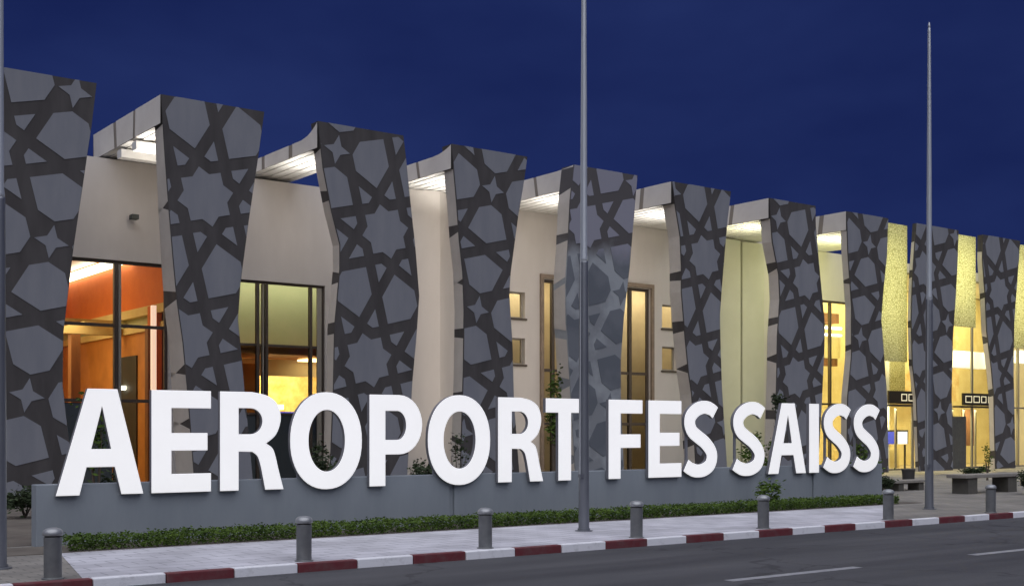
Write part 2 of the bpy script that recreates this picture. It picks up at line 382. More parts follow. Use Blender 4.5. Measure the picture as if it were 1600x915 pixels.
# (C and D are placed by their small four-point star, which sits half a lattice cell off the big star)
def kindof(k_): return {2: 'A', 3: 'B', 0: 'C', 1: 'D'}[k_ % 4]
M['strap_light_wash'] = mat('panel_strap_light_wash', (.17, .175, .18), .8, (.40, .42, .43), .9, .15, 60, lo=.42, hi=.62)  # reflected light wash painted into strap and stone colours
M['sage_light_wash'] = mat('panel_stone_light_wash', (.165, .175, .20), .75, (.225, .235, .26), .7, .12, 60)
PR = .014
M['fascia'] = mat('fascia_plaster_lit', (.80, .755, .68), .75, (.72, .67, .60), 1.2, lo=.4, hi=.75)  # pale warm tone puts the bay lamps' light into the fascia colour
M['fascia_gap'] = mat('fascia_gap', (.30, .26, .215), .8)
def make_fin(k_, x0):
    L, Rr = FINS[k_]; kd = kindof(k_)
    zs = sorted({z for _, z in L} | {z for _, z in Rr}, reverse=True)
    DP = {1: .6, 2: .6, 3: .5, 4: .62, 5: .75, 6: .7, 7: .6, 8: .38, 9: .22, 10: .32, 11: .3}[k_]
    dep = lambda z: DP + ((12.5-z)*.075 if k_ == 2 else 0)
    o = MB()
    ring = []
    for z in zs:
        l_, r_ = x0+interp(L, z), x0+interp(Rr, z); d_ = dep(z)
        ring.append([(l_, FY, z), (r_, FY, z), (r_-.02, FY+d_, z), (l_, FY+d_, z)])
    for a, b in zip(ring, ring[1:]):
        for q in range(4):
            q2 = (q+1) % 4; o.face([b[q], b[q2], a[q2], a[q]])
    o.face(ring[0]); o.face(list(reversed(ring[-1])))
    fin = bpart(o, 'facade_fin', M['strap'])
    # head beam that ties the fin back to the building
    lt = x0+interp(L, 12.5); d0 = dep(12.5)
    b = MB(); bw = 1.8 if k_ == 3 else 3.25
    dip = {3: .42, 4: .25, 5: .08}.get(k_, 0)
    def ztop(y):                                  # the fascia flares up towards the front of the fin
        t = min(1, y/1.2); return 12.5 - dip*(1-(1-t)**2)
    ys = [0, .15, .3, .5, .75, 1.2, 6.4]
    prof = [(max(y, d0+.002), ztop(max(y, d0+.002))-.003) for y in ys[1:] if y >= d0 or y == ys[-1]] ; prof = [(d0+.002, ztop(d0)-.003)] + [p_ for p_ in prof if p_[0] > d0+.01]
    prof = [(min(y, WY+1.4-FY), z) for y, z in prof]
    for (ya, za), (yb, zb) in zip(prof, prof[1:]):
        A = [(lt+.004, FY+ya, 11.62), (lt+.004, FY+yb, 11.62), (lt+.004, FY+yb, zb), (lt+.004, FY+ya, za)]
        B = [(lt+bw, p_[1], p_[2]) for p_ in A]
        b.face(list(reversed(A)), 2); b.face(B); b.face([A[3], A[2], B[2], B[3]]); b.face([A[1], A[0], B[0], B[1]], 1)
    b.face([(lt+.004, WY+1.4, 11.62), (lt+bw, WY+1.4, 11.62), (lt+bw, WY+1.4, prof[-1][1]), (lt+.004, WY+1.4, prof[-1][1])])
    if k_ > 3: b.box(lt+bw+.001, lt+4.8, 39.0, WY+1.4, 11.622, 12.05, 1)
    q = .25
    while q < bw-.1: b.box(lt+q, lt+q+.2, FY+d0+.01, WY+1.39, 11.59, 11.618, 1); q += .42
    if k_ == 2: b.box(lt+.02, lt+bw-.02, 38.2, 38.6, 11.25, 11.52, 1); b.box(lt+.02, lt+bw-.02, 39.6, 40.0, 11.25, 11.52, 1)
    if k_ < 9: bpart(b, 'head_beam', [M['strap'], M['soffit'], M['fascia_gap']], fin)
    # raised stone tiles of the star lattice, front and left-hand return
    lat = MB(); org = ORIG[kd]
    def efront(q, rims):
        P = [(x0+p[0], FY-PR, p[1]) for p in q]; B = [(x0+p[0], FY-.001, p[1]) for p in q]
        lat.face(P)
        for i_ in range(len(q)):
            if rims[i_]:
                j_ = (i_+1) % len(q); lat.face([P[i_], B[i_], B[j_], P[j_]])
    bands = [(a, b_, interp(L, a), interp(L, b_), interp(Rr, a), interp(Rr, b_)) for a, b_ in zip(zs, zs[1:])]
    lattice_mesh(lat, org, bands, efront)
    side = lat
    def eside(q, rims):
        P = [(x0+interp(L, p[1])-PR*.7, FY+p[0], p[1]) for p in q]; B = [(x0+interp(L, p[1])-.001, FY+p[0], p[1]) for p in q]
        side.face(list(reversed(P)), 1)
        for i_ in range(len(q)):
            if rims[i_]:
                j_ = (i_+1) % len(q); side.face([P[j_], B[j_], B[i_], P[i_]], 1)
    sb = [(12.5, 11.62, 0, 0, 6.3, 6.3)] + [(a, b_, 0, 0, dep(a), dep(b_)) for a, b_ in zip(zs, zs[1:]) if a < 11.62]
    zn = [z for z in zs if z < 11.62]
    if zn: sb.insert(1, (11.62, zn[0], 0, 0, dep(11.62), dep(zn[0])))
    rnd = random.Random(40+k_); plates = []; z = 11.60
    while z > .4:
        ln = rnd.uniform(1.3, 2.9); s1, s2 = rnd.uniform(-.25, .25), rnd.uniform(-.25, .25)
        plates.append([(.05, z-ln), (3, z-ln+s1*4), (3, z+s2*4), (.05, z)]); z -= ln + rnd.uniform(.22, .42)
    lattice_mesh(side, None, sb[1:], eside, plates)
    def ebeam(q, rims):
        P = [(lt-PR*.7, FY+p[0], p[1]) for p in q]; side.face(list(reversed(P)), 1)
        B = [(lt+.003, FY+p[0], p[1]) for p in q]
        for i_ in range(len(q)):
            if rims[i_]:
                j_ = (i_+1) % len(q); side.face([P[j_], B[j_], B[i_], P[i_]], 1)
    bp = []; y = .04
    while y < 6.2:
        ln = rnd.uniform(1.3, 2.3); sl = rnd.uniform(-.35, .35)
        bp.append([(y, 11.0), (y+ln, 11.0), (y+ln+sl, 13.0), (y+(bp[-1][2][0]-bp[-1][1][0] if bp else 0), 13.0)]); y += ln + rnd.uniform(.16, .3)
    strips = []
    for pl in bp:
        for ya, yb in zip(ys, ys[1:]):
            c_ = clip(clip(clip(clip(pl, 0, 1, 11.63), 0, -1, -12.5), 1, 0, ya), -1, 0, -min(yb, WY+1.38-FY))
            if len(c_) > 2: strips.append([(y_, 11.62+(z_-11.62)*(ztop(y_)-11.62)/.88) for y_, z_ in c_])
    if k_ < 9:
        for c_ in strips:
            lat.face([(lt-PR*.7, FY+y_, z_) for y_, z_ in reversed(c_)], 2)
    M.setdefault('side_tile', mat('panel_stone_return_lit', (.55, .51, .45), .75, (.63, .585, .52), 1.1))  # warm bay light put into the colour of the left-hand returns
    tiles = bpart(lat, 'star_lattice', [M['sage'], M['side_tile'], M['fascia']], fin)
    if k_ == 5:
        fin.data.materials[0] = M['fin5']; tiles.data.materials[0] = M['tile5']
    if k_ == 5: fin['label'] = 'fin with a painted light wash, pale straps in its lower half'
    return fin

def light_washed(name, base, base2, wornc, washc2, zmid, soft, sc):
    """upper part as the other fins, lower part carries a reflected light wash in its colour, with a ragged border"""
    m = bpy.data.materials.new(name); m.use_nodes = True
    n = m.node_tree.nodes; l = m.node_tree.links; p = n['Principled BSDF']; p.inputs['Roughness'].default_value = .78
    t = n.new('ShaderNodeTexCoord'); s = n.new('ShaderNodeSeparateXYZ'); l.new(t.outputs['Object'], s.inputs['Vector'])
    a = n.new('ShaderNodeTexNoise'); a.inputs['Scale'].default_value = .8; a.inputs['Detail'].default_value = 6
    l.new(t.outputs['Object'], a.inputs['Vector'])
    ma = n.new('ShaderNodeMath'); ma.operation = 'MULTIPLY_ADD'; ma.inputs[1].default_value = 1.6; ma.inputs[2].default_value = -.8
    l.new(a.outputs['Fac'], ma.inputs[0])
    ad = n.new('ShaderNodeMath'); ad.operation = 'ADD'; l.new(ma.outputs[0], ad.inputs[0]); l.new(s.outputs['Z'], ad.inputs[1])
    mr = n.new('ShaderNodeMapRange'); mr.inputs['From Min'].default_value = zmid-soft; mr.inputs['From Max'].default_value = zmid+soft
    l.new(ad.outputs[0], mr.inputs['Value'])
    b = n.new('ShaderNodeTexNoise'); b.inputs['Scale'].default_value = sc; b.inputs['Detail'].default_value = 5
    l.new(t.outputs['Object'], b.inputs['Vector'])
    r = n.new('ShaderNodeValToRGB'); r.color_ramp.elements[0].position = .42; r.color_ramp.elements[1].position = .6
    r.color_ramp.elements[0].color = (*wornc, 1); r.color_ramp.elements[1].color = (*washc2, 1); l.new(b.outputs['Fac'], r.inputs['Fac'])
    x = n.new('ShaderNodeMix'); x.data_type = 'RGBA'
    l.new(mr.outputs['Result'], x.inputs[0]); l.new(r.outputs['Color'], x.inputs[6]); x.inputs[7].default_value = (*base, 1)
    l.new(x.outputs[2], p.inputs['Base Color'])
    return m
M['fin5'] = light_washed('fin_strap_light_wash', (.095, .088, .088), None, (.25, .265, .28), (.36, .385, .40), 9.3, .35, .9)  # reflected light wash painted into the lower straps and tiles of this fin
M['tile5'] = light_washed('fin_tile_light_wash', (.285, .285, .335), None, (.13, .145, .165), (.165, .18, .20), 9.3, .35, .9)
fins = {}
for k_ in FINS: fins[k_] = make_fin(k_, 8.1+5.5*(k_-1))

# recessed wall with its openings
OPEN = [(11.4, 15.75, .13, 8.05), (17.2, 21.85, .13, 7.75), (30.3, 31.35, 7.05, 8.15), (30.3, 31.35, 5.1, 6.2),
        (32.3, 33.9, .13, 8.8), (36.7, 38.6, .13, 8.8), (39.35, 40.3, 7.05, 8.15), (39.35, 40.3, 5.1, 6.2), (48.6, 53.4, .13, 9.1), (53.4, 74.0, .13, 11.1)]
wb = MB(); xs = sorted({-8, 76} | {o[0] for o in OPEN} | {o[1] for o in OPEN})
for a, b in zip(xs, xs[1:]):
    z = .13
    for o in sorted([o for o in OPEN if o[0] <= a and o[1] >= b], key=lambda o: o[2]):
        if o[2] > z: wb.box(a, b, WY, WY+.35, z, o[2])
        z = o[3]
    wb.box(a, b, WY, WY+.35, z, 11.45 if b <= 22 else 11.6)
# solid bays: a shallow projecting pier gives the fold
bpart(wb, 'wall', M['wall'])
pw = MB(); 
fa, fb, fc = (23.3, 40.3), (26.05, 39.5), (28.9, 40.98)
for p_, q_ in ((fa, fb), (fb, fc), ((23.3, 40.98), fa)): pw.face([(*p_, .13), (*q_, .13), (*q_, 11.58), (*p_, 11.58)])
pw.face([(*fa, 11.58), (*fb, 11.58), (*fc, 11.58), (23.3, 40.98, 11.58)])
bpart(pw, 'folded_wall', M['wall'])
pw = MB()
pw.box(41.6, 44.15, 40.55, 40.99, .13, 11.5); pw.box(44.45, 46.0, 40.7, 40.985, .13, 11.5)
bpart(pw, 'pilaster', mat('render_wall_green_lit', (.56, .55, .46), .8, (.60, .59, .50), .8))  # greenish light of this bay tinted into the wall colour
sc_ = MB(); sc_.rod((14.4, 40.99, 9.5), (14.4, 40.75, 9.5), .03, .03); sc_.box(14.28, 14.52, 40.45, 40.76, 9.42, 9.58); bpart(sc_, 'security_camera', M['dark'], bevel=.01)
rb = MB(); rb.box(-8, 76, WY+.36, 60, 11.2, 11.44); bpart(rb, 'roof', M['strap'])
sb_ = MB(); sb_.box(-8, -7.7, WY+.36, 60, .13, 11.19); sb_.box(75.7, 76, WY+.36, 60, .13, 11.19); sb_.box(-8, 76, 59.7, 60, .13, 11.19); bpart(sb_, 'rear_wall', M['wall'])
fl = MB(); fl.box(-7.6, 75.6, WY+.36, 59.6, .05, .14); bpart(fl, 'floor', M['floor_in'])

def window(x0, x1, z0, z1, vert, horiz, fr, name='window', t=.09, y=WY+.10, glass=True):
    m = MB(); y1 = y+.10
    m.box(x0, x0+t, y, y1, z0, z1); m.box(x1-t, x1, y, y1, z0, z1)
    m.box(x0+t, x1-t, y+.002, y1-.002, z1-t, z1); m.box(x0+t, x1-t, y+.002, y1-.002, z0, z0+t)
    for v in vert: m.box(v-t*.6, v+t*.6, y-.03, y1+.03, z0+t, z1-t)
    for h_ in horiz: m.box(x0+t, x1-t, y+.012, y1-.012, h_-t*.5, h_+t*.5)
    f_ = bpart(m, name, fr, bevel=.006)
    if glass:
        gm = MB(); gm.face([(x0+t, y+.05, z0+t), (x1-t, y+.05, z0+t), (x1-t, y+.05, z1-t), (x0+t, y+.05, z1-t)])
        bpart(gm, 'glass', M['glass'], f_)
    return f_
window(11.4, 15.75, .13, 8.05, [13.95], [5.85, 3.3], M['frame'], t=.11)
window(17.2, 21.85, .13, 7.75, [19.15, 19.5, 21.3], [5.42, 2.9], M['frame'], t=.09)
for x0 in (30.3, 39.35):
    for z0, z1 in ((7.05, 8.15), (5.1, 6.2)):
        xx1 = 31.35 if x0 < 35 else 40.3
        f_ = window(x0, xx1, z0, z1, [], [], M['frame_light'], t=.06, y=WY+.2)
        sl = MB(); sl.box(x0-.08, xx1+.08, WY-.06, WY+.19, z0-.09, z0-.01); bpart(sl, 'sill', M['frame'], f_)
window(32.3, 33.9, .13, 8.8, [32.95], [4.9, 2.6], M['frame'], t=.13)
window(36.7, 38.6, .13, 8.8, [37.45], [4.9, 2.6], M['frame'], t=.13)
pf = MB()
for x0, x1 in ((32.3, 33.9), (36.7, 38.6)):
    pf.box(x0-.16, x0-.005, WY-.12, WY-.004, .13, 9.0); pf.box(x1+.005, x1+.16, WY-.12, WY-.004, .13, 9.0); pf.box(x0-.005, x1+.005, WY-.12, WY-.004, 8.82, 9.0)
bpart(pf, 'door_surround', mat('surround_brown', (.20, .155, .115), .6, (.26, .20, .15), 3))
window(48.6, 53.4, .13, 9.1, [49.9, 51.6], [3.7], M['frame'], t=.10)
window(53.4, 58.8, .13, 11.1, [56.1], [3.7], M['frame_light'], t=.08)
window(58.8, 64.6, .13, 11.1, [61.2], [3.7], M['frame_light'], t=.08)
window(64.6, 74.0, .13, 11.1, [67.0, 69.5, 72.0], [3.7], M['frame_light'], t=.08)

# interiors: left hall (orange), next room (green above, amber below)
def ipart(name, m, *boxes, parent=None):
    for q in boxes:
        b = MB(); b.box(*q); o_ = bpart(b, name, m, parent)
    return o_
ipart('partition', M['orange'], (16.55, 16.75, WY+.37, 58, 6.95, 9.6))
ipart('cornice', M['yellow'], (16.30, 16.74, WY+.5, 58, 6.62, 6.94), (16.42, 16.74, WY+.5, 58, 6.05, 6.30))
ipart('frieze', M['green'], (16.56, 16.745, WY+.37, 58, 6.305, 6.615))
ipart('timber_wall', M['amber'], (16.56, 16.745, WY+.37, 58, .145, 6.045))
ipart('interior_column', M['brown'], (15.75, 16.05, 43.0, 43.3, .15, 6.0), (14.4, 14.75, 47.5, 47.9, .15, 6.0))
ipart('lift_front', M['dark'], (16.50, 16.555, 46.3, 49.0, .15, 5.2))
ipart('timber_beam', M['yellow'], (10.5, 16.3, 47.5, 47.9, 6.02, 6.6))
ipart('amber_column', M['orange'], (16.25, 16.5, 43.6, 44.4, .15, 6.9))
ipart('light_column', M['lamp_p'], (15.5, 15.66, 41.9, 42.05, 3.2, 6.7))
ipart('hall_wall', M['amber'], (8.6, 16.5, 56, 56.2, .15, 6.9)); ipart('hall_upper_wall', M['orange'], (8.6, 16.5, 56.01, 56.19, 6.9, 9.6)); ipart('hall_side', M['yellow'], (8.4, 8.6, 41.4, 56, .15, 9.6))
ipart('hall_ceiling', M['white'], (8.4, 16.54, WY+.37, 55.9, 9.3, 9.45))
ipart('ceiling_light', M['lamp_w'], (16.25, 16.5, 46.8, 55.9, 8.85, 9.12))
ipart('wall_lamp', M['lamp_w'], (16.36, 16.49, 47.4, 47.75, 3.9, 4.05))
ipart('room_wall', M['green'], (16.8, 26.0, 43.4, 43.6, 5.45, 8.6)); ipart('room_ceiling', M['green'], (16.8, 26, WY+.37, 44.59, 8.6, 8.75))
ipart('room_slab', M['amber'], (16.8, 26.0, WY+.40, 47.5, 5.12, 5.40))
ipart('rail_panel', M['amber'], (17.0, 20.2, 43.2, 43.35, 2.4, 4.85))
ipart('lobby_wall', M['yellow'], (16.8, 27.0, 47.6, 47.8, .15, 5.1)); ipart('lobby_side', M['brown'], (26.0, 26.2, 41.4, 47.5, .15, 5.1))
ipart('lobby_bulkhead', M['cream'], (16.8, 26.0, 44.0, 44.2, 4.45, 5.1))
ipart('lobby_light', M['lamp_y'], (20.9, 22.2, 45.2, 46.4, 3.15, 3.35), (22.0, 24.0, 42.6, 43.6, 5.02, 5.09))
ipart('carved_screen', M['carved'], (21.4, 24.6, 46.9, 47.0, 1.0, 4.6))
so = ipart('information_screen', M['screen_b'], (21.3, 22.5, 44.3, 44.4, 2.55, 3.05)); ipart('screen_text', M['screen_w'], (21.6, 22.2, 44.28, 44.298, 2.72, 2.92), parent=so)
area('hall_lamp', (12.8, 47.5, 9.2), (0.25, -.1, -1), 3, 9, 520, (1, .72, .40), None)
area('hall_low_lamp', (12.5, 48, 5.8), (.3, 0, -1), 3, 5, 170, (1, .72, .38), None)
area('room_lamp', (20.5, 42.3, 8.4), (0, .6, -1), 6, .5, 75, (1, .95, .70), None)
area('lobby_lamp', (22.5, 45.0, 5.0), (0, .2, -1), 4, 2, 420, (1, .80, .36), None)
ipart('spandrel_panel', M['sign_wall'], (11.52, 13.86, 41.19, 41.26, .2, 3.22), (17.3, 21.75, 41.19, 41.26, .2, 2.86))
ipart('mullion', M['frame_light'], (14.03, 14.12, 41.06, 41.24, .25, 7.93), (19.33, 19.37, 41.06, 41.24, .25, 7.65), (21.56, 21.74, 41.08, 41.15, .25, 7.65))
# middle rooms seen through the slots and small windows
ipart('corridor_wall', M['cream'], (27.2, 48.0, 43.2, 43.4, .15, 9.4)); ipart('corridor_ceiling', M['white'], (27.2, 48.0, WY+.37, 43.19, 9.4, 9.55))
ipart('corridor_side', M['cream'], (34.6, 34.75, 41.4, 43.19, .15, 9.4), (41.0, 41.15, 41.4, 43.19, .15, 9.4), (29.0, 29.15, 41.4, 43.19, .15, 9.4))
area('corridor_lamp', (32.0, 42.2, 9.2), (0, .15, -1), 4, .6, 105, (1, .87, .60), None)
area('corridor_lamp', (38.6, 42.2, 9.2), (0, .15, -1), 4, .6, 105, (1, .87, .60), None)
# bright concourse on the right
ipart('concourse_wall', M['yellow'], (48.2, 75.5, 46.6, 46.8, .15, 11.1)); ipart('concourse_end', M['yellow'], (48.0, 48.19, 41.4, 46.6, .15, 11.1))
ipart('concourse_ceiling', M['white'], (48.2, 75.5, WY+.4, 46.5, 11.12, 11.18))
ipart('balcony', M['brown'], (49, 56, 44.0, 46.5, 8.35, 8.9)); ipart('balcony_band', M['yellow'], (49, 56, 43.9, 43.99, 6.4, 7.55))
ipart('strip_light', M['lamp_w'], (49, 56, 43.8, 43.99, 8.0, 8.12), (49, 56, 43.8, 43.99, 7.62, 7.72))
ipart('lower_bulkhead', M['brown'], (49, 56, 44.1, 44.4, 5.95, 6.38))
ipart('amber_screen', M['carved'], (49, 55.5, 45.6, 45.7, 3.2, 5.2))
for xa, xb, zb in ((49.15, 51.9, 5.7), (54.75, 57.85, 7.7), (60.2, 63.3, 6.8), (65.7, 69.0, 6.8)):
    ipart('pierced_screen', M['screen'], (xa, xb, 36.62, 36.66, zb, 12.47)); area('screen_lamp', ((xa+xb)/2, 38.4, (zb+13.2)/2), (0, -1, 0), 3.0, 12.0-zb-.9, 380, (1, .97, .72), None)
ipart('carved_wall', M['screen'], (55.7, 60.6, 42.9, 43.0, 3.9, 7.6))
ipart('carved_wall', M['carved'], (62.7, 69.5, 45.2, 45.4, 4.2, 8.6))
ipart('column', M['white'], (61.8, 62.5, 42.4, 43.1, .15, 11.0), (70.3, 71.0, 42.4, 43.1, .15, 11.0), (58.4, 58.7, 42.6, 42.9, .15, 11))
ipart('door_frame', M['frame_light'], *[(q, q+.09, 41.6, 41.7, .15, 3.6) for q in (56.7, 57.9, 63.3, 64.5, 65.7, 68.3)])
ipart('counter', M['yellow'], (56, 61, 43.6, 44.4, .15, 1.2)); ipart('kiosk', M['carved'], (60.9, 61.5, 44.6, 44.9, .15, 3.4))
ipart('timber_door', M['brown'], (66.0, 67.2, 42.6, 42.75, 1.4, 3.6), (51.6, 51.9, 43.4, 43.7, 2.4, 5.2), (53.0, 53.3, 43.4, 43.7, 2.4, 4.6), (65.0, 66.3, 43.6, 43.8, 4.3, 6.2))
ipart('pendant_lamp', emis('lamp_soft', (1, .92, .70), .55), (57.0, 58.2, 42.6, 43.0, 7.35, 7.75), (64.8, 68.2, 42.4, 43.0, 6.1, 7.1), (71.6, 73.6, 42.4, 43.0, 6.6, 7.4))
for xx in (51.0, 57.5, 64.0, 70.5):
    area('concourse_lamp', (xx, 43.9, 10.9), (0, .15, -1), 5, 4, 620, (1, .87, .46), None)
    area('entrance_lamp', (xx, 41.8, 3.62), (0, .45, -1), 5, .6, 210, (1, .88, .50), None)
    area('middle_lamp', (xx, 41.8, 7.3), (0, .55, -1), 5, .5, 190, (1, .88, .46), None)

# light strips on the backs of the fins wash the recessed walls; small uplights under the head beams
WARM = (1, .87, .74)
for x_, z0_, z1_, p_, c_ in ((14.3, 8.8, 11.3, 25, WARM), (20.2, 8.7, 11.3, 26, WARM), (25.7, 1, 11.4, 66, WARM), (31.2, 1, 11.4, 88, WARM), (37.2, 1, 11.4, 82, WARM),
                            (44.0, 1, 11.2, 74, (1, .97, .60)), (48.9, 8.4, 11.4, 95, (.97, 1, .45))):
    yy = FY+1.7 if x_ < 50 else FY+.75
    area('wall_washer', (x_, yy, (z0_+z1_)/2), (.10, 1, 0), .25, z1_-z0_, p_, c_, None)
for k_ in range(2, 9):
    x1 = 8.1+5.5*(k_-1)
    area('soffit_uplight', (x1+.95, FY+1.6, 9.6), (0, .22, 1), 1.3, .5, 54, (1, .95, .88) if k_ <= 6 else (1, .93, .6), None, 95)

# ------------------------------------------------------------------ the sign: low wall and letters
sign = thing('airport_sign', 'low blue grey wall carrying big white capital letters reading AEROPORT FES SAISS', 'sign', (18, 23.4, .12))
SM = __import__('mathutils').Matrix.Translation((-18, -23.4, -.12))
def spart(o, parent=None):
    o.parent = parent or sign
    if parent is None: o.matrix_parent_inverse = SM
    return o
SY = 23.2
wl = MB(); joints = [6.45, 15.55, 15.72, 28.22, 28.42, 29.75]
for a, b in ((6.4, 15.57), (15.70, 28.24), (28.38, 31.6)): wl.box(a, b, SY, SY+.32, .1, 1.27)
wl.box(15.571, 15.699, SY+.06, SY+.26, .1, 1.262); wl.box(28.241, 28.379, SY+.06, SY+.26, .1, 1.262)
spart(wl.build('wall', M['sign_wall'], bevel=.012))

def cm(pts, seg=10, closed=False):
    """catmull-rom through pts"""
    out = []; n = len(pts)
    rng = range(n) if closed else range(n-1)
    for i_ in rng:
        p0 = pts[(i_-1) % n] if closed or i_ > 0 else pts[0]; p1 = pts[i_]; p2 = pts[(i_+1) % n]; p3 = pts[(i_+2) % n] if closed or i_+2 < n else pts[-1]
        for s in range(seg):
            t = s/seg
            out.append(tuple(.5*((2*p1[q])+(-p0[q]+p2[q])*t+(2*p0[q]-5*p1[q]+4*p2[q]-p3[q])*t*t+(-p0[q]+3*p1[q]-3*p2[q]+p3[q])*t**3) for q in (0, 1)))
    if not closed: out.append(pts[-1])
    return out
def ell(cx_, cy_, rx, ry, n=48, p=2.15):
    r = []
    for i_ in range(n):
        t = 2*math.pi*i_/n; c_, s_ = math.cos(t), math.sin(t)
        r.append((cx_+rx*math.copysign(abs(c_)**(2/p), c_), cy_+ry*math.copysign(abs(s_)**(2/p), s_)))
    return r
def arc(cx_, cy_, rx, ry, a0, a1, n=16): return [(cx_+rx*math.cos(R_(a0+(a1-a0)*i_/n)), cy_+ry*math.sin(R_(a0+(a1-a0)*i_/n))) for i_ in range(n+1)]
H = 2.0; ST = .40; BAR = .345
def glyph(ch, w_):
    h_ = H
    if ch == 'I': return [[(0,0),(w_,0),(w_,h_),(0,h_)]]
    if ch == 'E': return [[(0,0),(w_,0),(w_,BAR+.02),(ST,BAR+.02),(ST,.41*h_),(w_*.94,.41*h_),(w_*.94,.41*h_+BAR),(ST,.41*h_+BAR),(ST,h_-BAR),(w_,h_-BAR),(w_,h_),(0,h_)]]
    if ch == 'F': return [[(0,0),(ST,0),(ST,.39*h_),(w_*.94,.39*h_),(w_*.94,.39*h_+BAR),(ST,.39*h_+BAR),(ST,h_-BAR),(w_,h_-BAR),(w_,h_),(0,h_)]]
    if ch == 'T':
        a = (w_-ST)/2; return [[(a,0),(a+ST,0),(a+ST,h_-BAR),(w_,h_-BAR),(w_,h_),(0,h_),(0,h_-BAR),(a,h_-BAR)]]
    if ch == 'A':
        s = lambda q: [(x_*w_, y_*h_) for x_, y_ in q]
        return [s([(0,0),(.262,0),(.342,.262),(.665,.262),(.742,0),(1,0),(.695,1),(.352,1)]), s([(.395,.432),(.500,.775),(.517,.84),(.535,.775),(.622,.432)])]
    if ch == 'O':
        return [ell(w_/2, h_/2, w_/2, h_/2+.03), ell(w_/2+.005, h_/2, w_/2-.42, h_/2-.345, p=2.05)]
    if ch == 'P':
        rO = h_*.328
        o = [(0,0),(ST,0),(ST,.345*h_)] + arc(w_*.56, .345*h_+rO, w_*.44, rO, -90, 90) + [(0,h_)]
        yi0, yi1 = .505*h_, .825*h_; ri = (yi1-yi0)/2
        return [o, [(ST,yi0)] + arc(w_*.52, yi0+ri, w_*.17, ri, -90, 90) + [(ST,yi1)]]
    if ch == 'R':
        s = lambda q: [(x_*w_, y_*h_) for x_, y_ in q]
        leg_r = cm(s([(.72,.475),(.82,.425),(.87,.34),(.92,.2),(1.0,0)]), 5)
        leg_l = cm(s([(.705,0),(.64,.22),(.585,.34),(.50,.39)]), 5)
        bowl = cm(s([(.72,.475),(.88,.57),(.955,.73),(.90,.88),(.74,.965),(.5,1.0)]), 6)
        o = [(0,0),(ST,0),(ST,.395*h_)] + list(reversed(leg_l))[0:] + list(reversed(leg_r))[0:-1] + bowl + [(0,h_)]
        yi0, yi1 = .57*h_, .835*h_; ri = (yi1-yi0)/2
        return [o, [(ST,yi0)] + arc(w_*.47, yi0+ri, w_*.19, ri, -90, 90) + [(ST,yi1)]]
    if ch == 'S':
        c_ = cm([(.93,.845),(.80,.895),(.60,.918),(.38,.885),(.205,.80),(.165,.70),(.24,.60),(.42,.525),(.62,.45),(.79,.345),(.83,.25),(.76,.15),(.58,.09),(.38,.078),(.20,.105),(.055,.155)], 5)
        pts = [(x_*w_, y_*h_*1.015-.015) for x_, y_ in c_]; Lf, Rt = [], []; n = len(pts)
        for i_, p in enumerate(pts):
            a = pts[max(0, i_-1)]; b = pts[min(n-1, i_+1)]; dx, dy = b[0]-a[0], b[1]-a[1]; L_ = math.hypot(dx, dy)
            nx, ny = -dy/L_, dx/L_
            t = i_/(n-1); hw = .172 + .028*abs(nx)
            hw *= (.95 if t < .08 or t > .92 else 1)
            Lf.append((p[0]+nx*hw, p[1]+ny*hw)); Rt.append((p[0]-nx*hw, p[1]-ny*hw))
        return [Lf + list(reversed(Rt))]
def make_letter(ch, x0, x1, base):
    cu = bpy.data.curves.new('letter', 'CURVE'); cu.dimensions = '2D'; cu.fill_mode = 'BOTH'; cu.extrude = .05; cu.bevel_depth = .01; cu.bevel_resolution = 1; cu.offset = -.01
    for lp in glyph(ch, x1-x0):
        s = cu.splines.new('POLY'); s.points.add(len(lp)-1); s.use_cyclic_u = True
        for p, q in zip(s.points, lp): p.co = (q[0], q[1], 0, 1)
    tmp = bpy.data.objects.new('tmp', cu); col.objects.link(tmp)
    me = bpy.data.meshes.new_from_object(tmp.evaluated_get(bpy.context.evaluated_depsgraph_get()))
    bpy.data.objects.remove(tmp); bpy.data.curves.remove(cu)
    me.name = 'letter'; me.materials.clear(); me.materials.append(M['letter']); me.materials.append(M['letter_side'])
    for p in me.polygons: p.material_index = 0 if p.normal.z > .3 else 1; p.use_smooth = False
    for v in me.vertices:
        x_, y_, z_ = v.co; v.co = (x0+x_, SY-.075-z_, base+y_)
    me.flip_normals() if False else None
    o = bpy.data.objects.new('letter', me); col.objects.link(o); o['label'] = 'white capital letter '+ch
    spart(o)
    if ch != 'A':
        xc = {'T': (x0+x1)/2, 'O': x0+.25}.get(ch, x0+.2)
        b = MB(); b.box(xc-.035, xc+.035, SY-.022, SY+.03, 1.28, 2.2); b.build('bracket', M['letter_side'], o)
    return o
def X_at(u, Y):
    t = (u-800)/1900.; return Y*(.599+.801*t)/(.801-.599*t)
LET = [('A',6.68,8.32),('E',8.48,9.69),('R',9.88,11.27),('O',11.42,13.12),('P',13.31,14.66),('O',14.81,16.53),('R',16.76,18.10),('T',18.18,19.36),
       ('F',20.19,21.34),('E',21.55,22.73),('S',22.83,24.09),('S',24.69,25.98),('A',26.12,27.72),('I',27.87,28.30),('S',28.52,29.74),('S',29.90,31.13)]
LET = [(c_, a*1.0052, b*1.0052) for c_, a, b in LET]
for ch, x0, x1 in LET: make_letter(ch, x0, x1, 1.06)
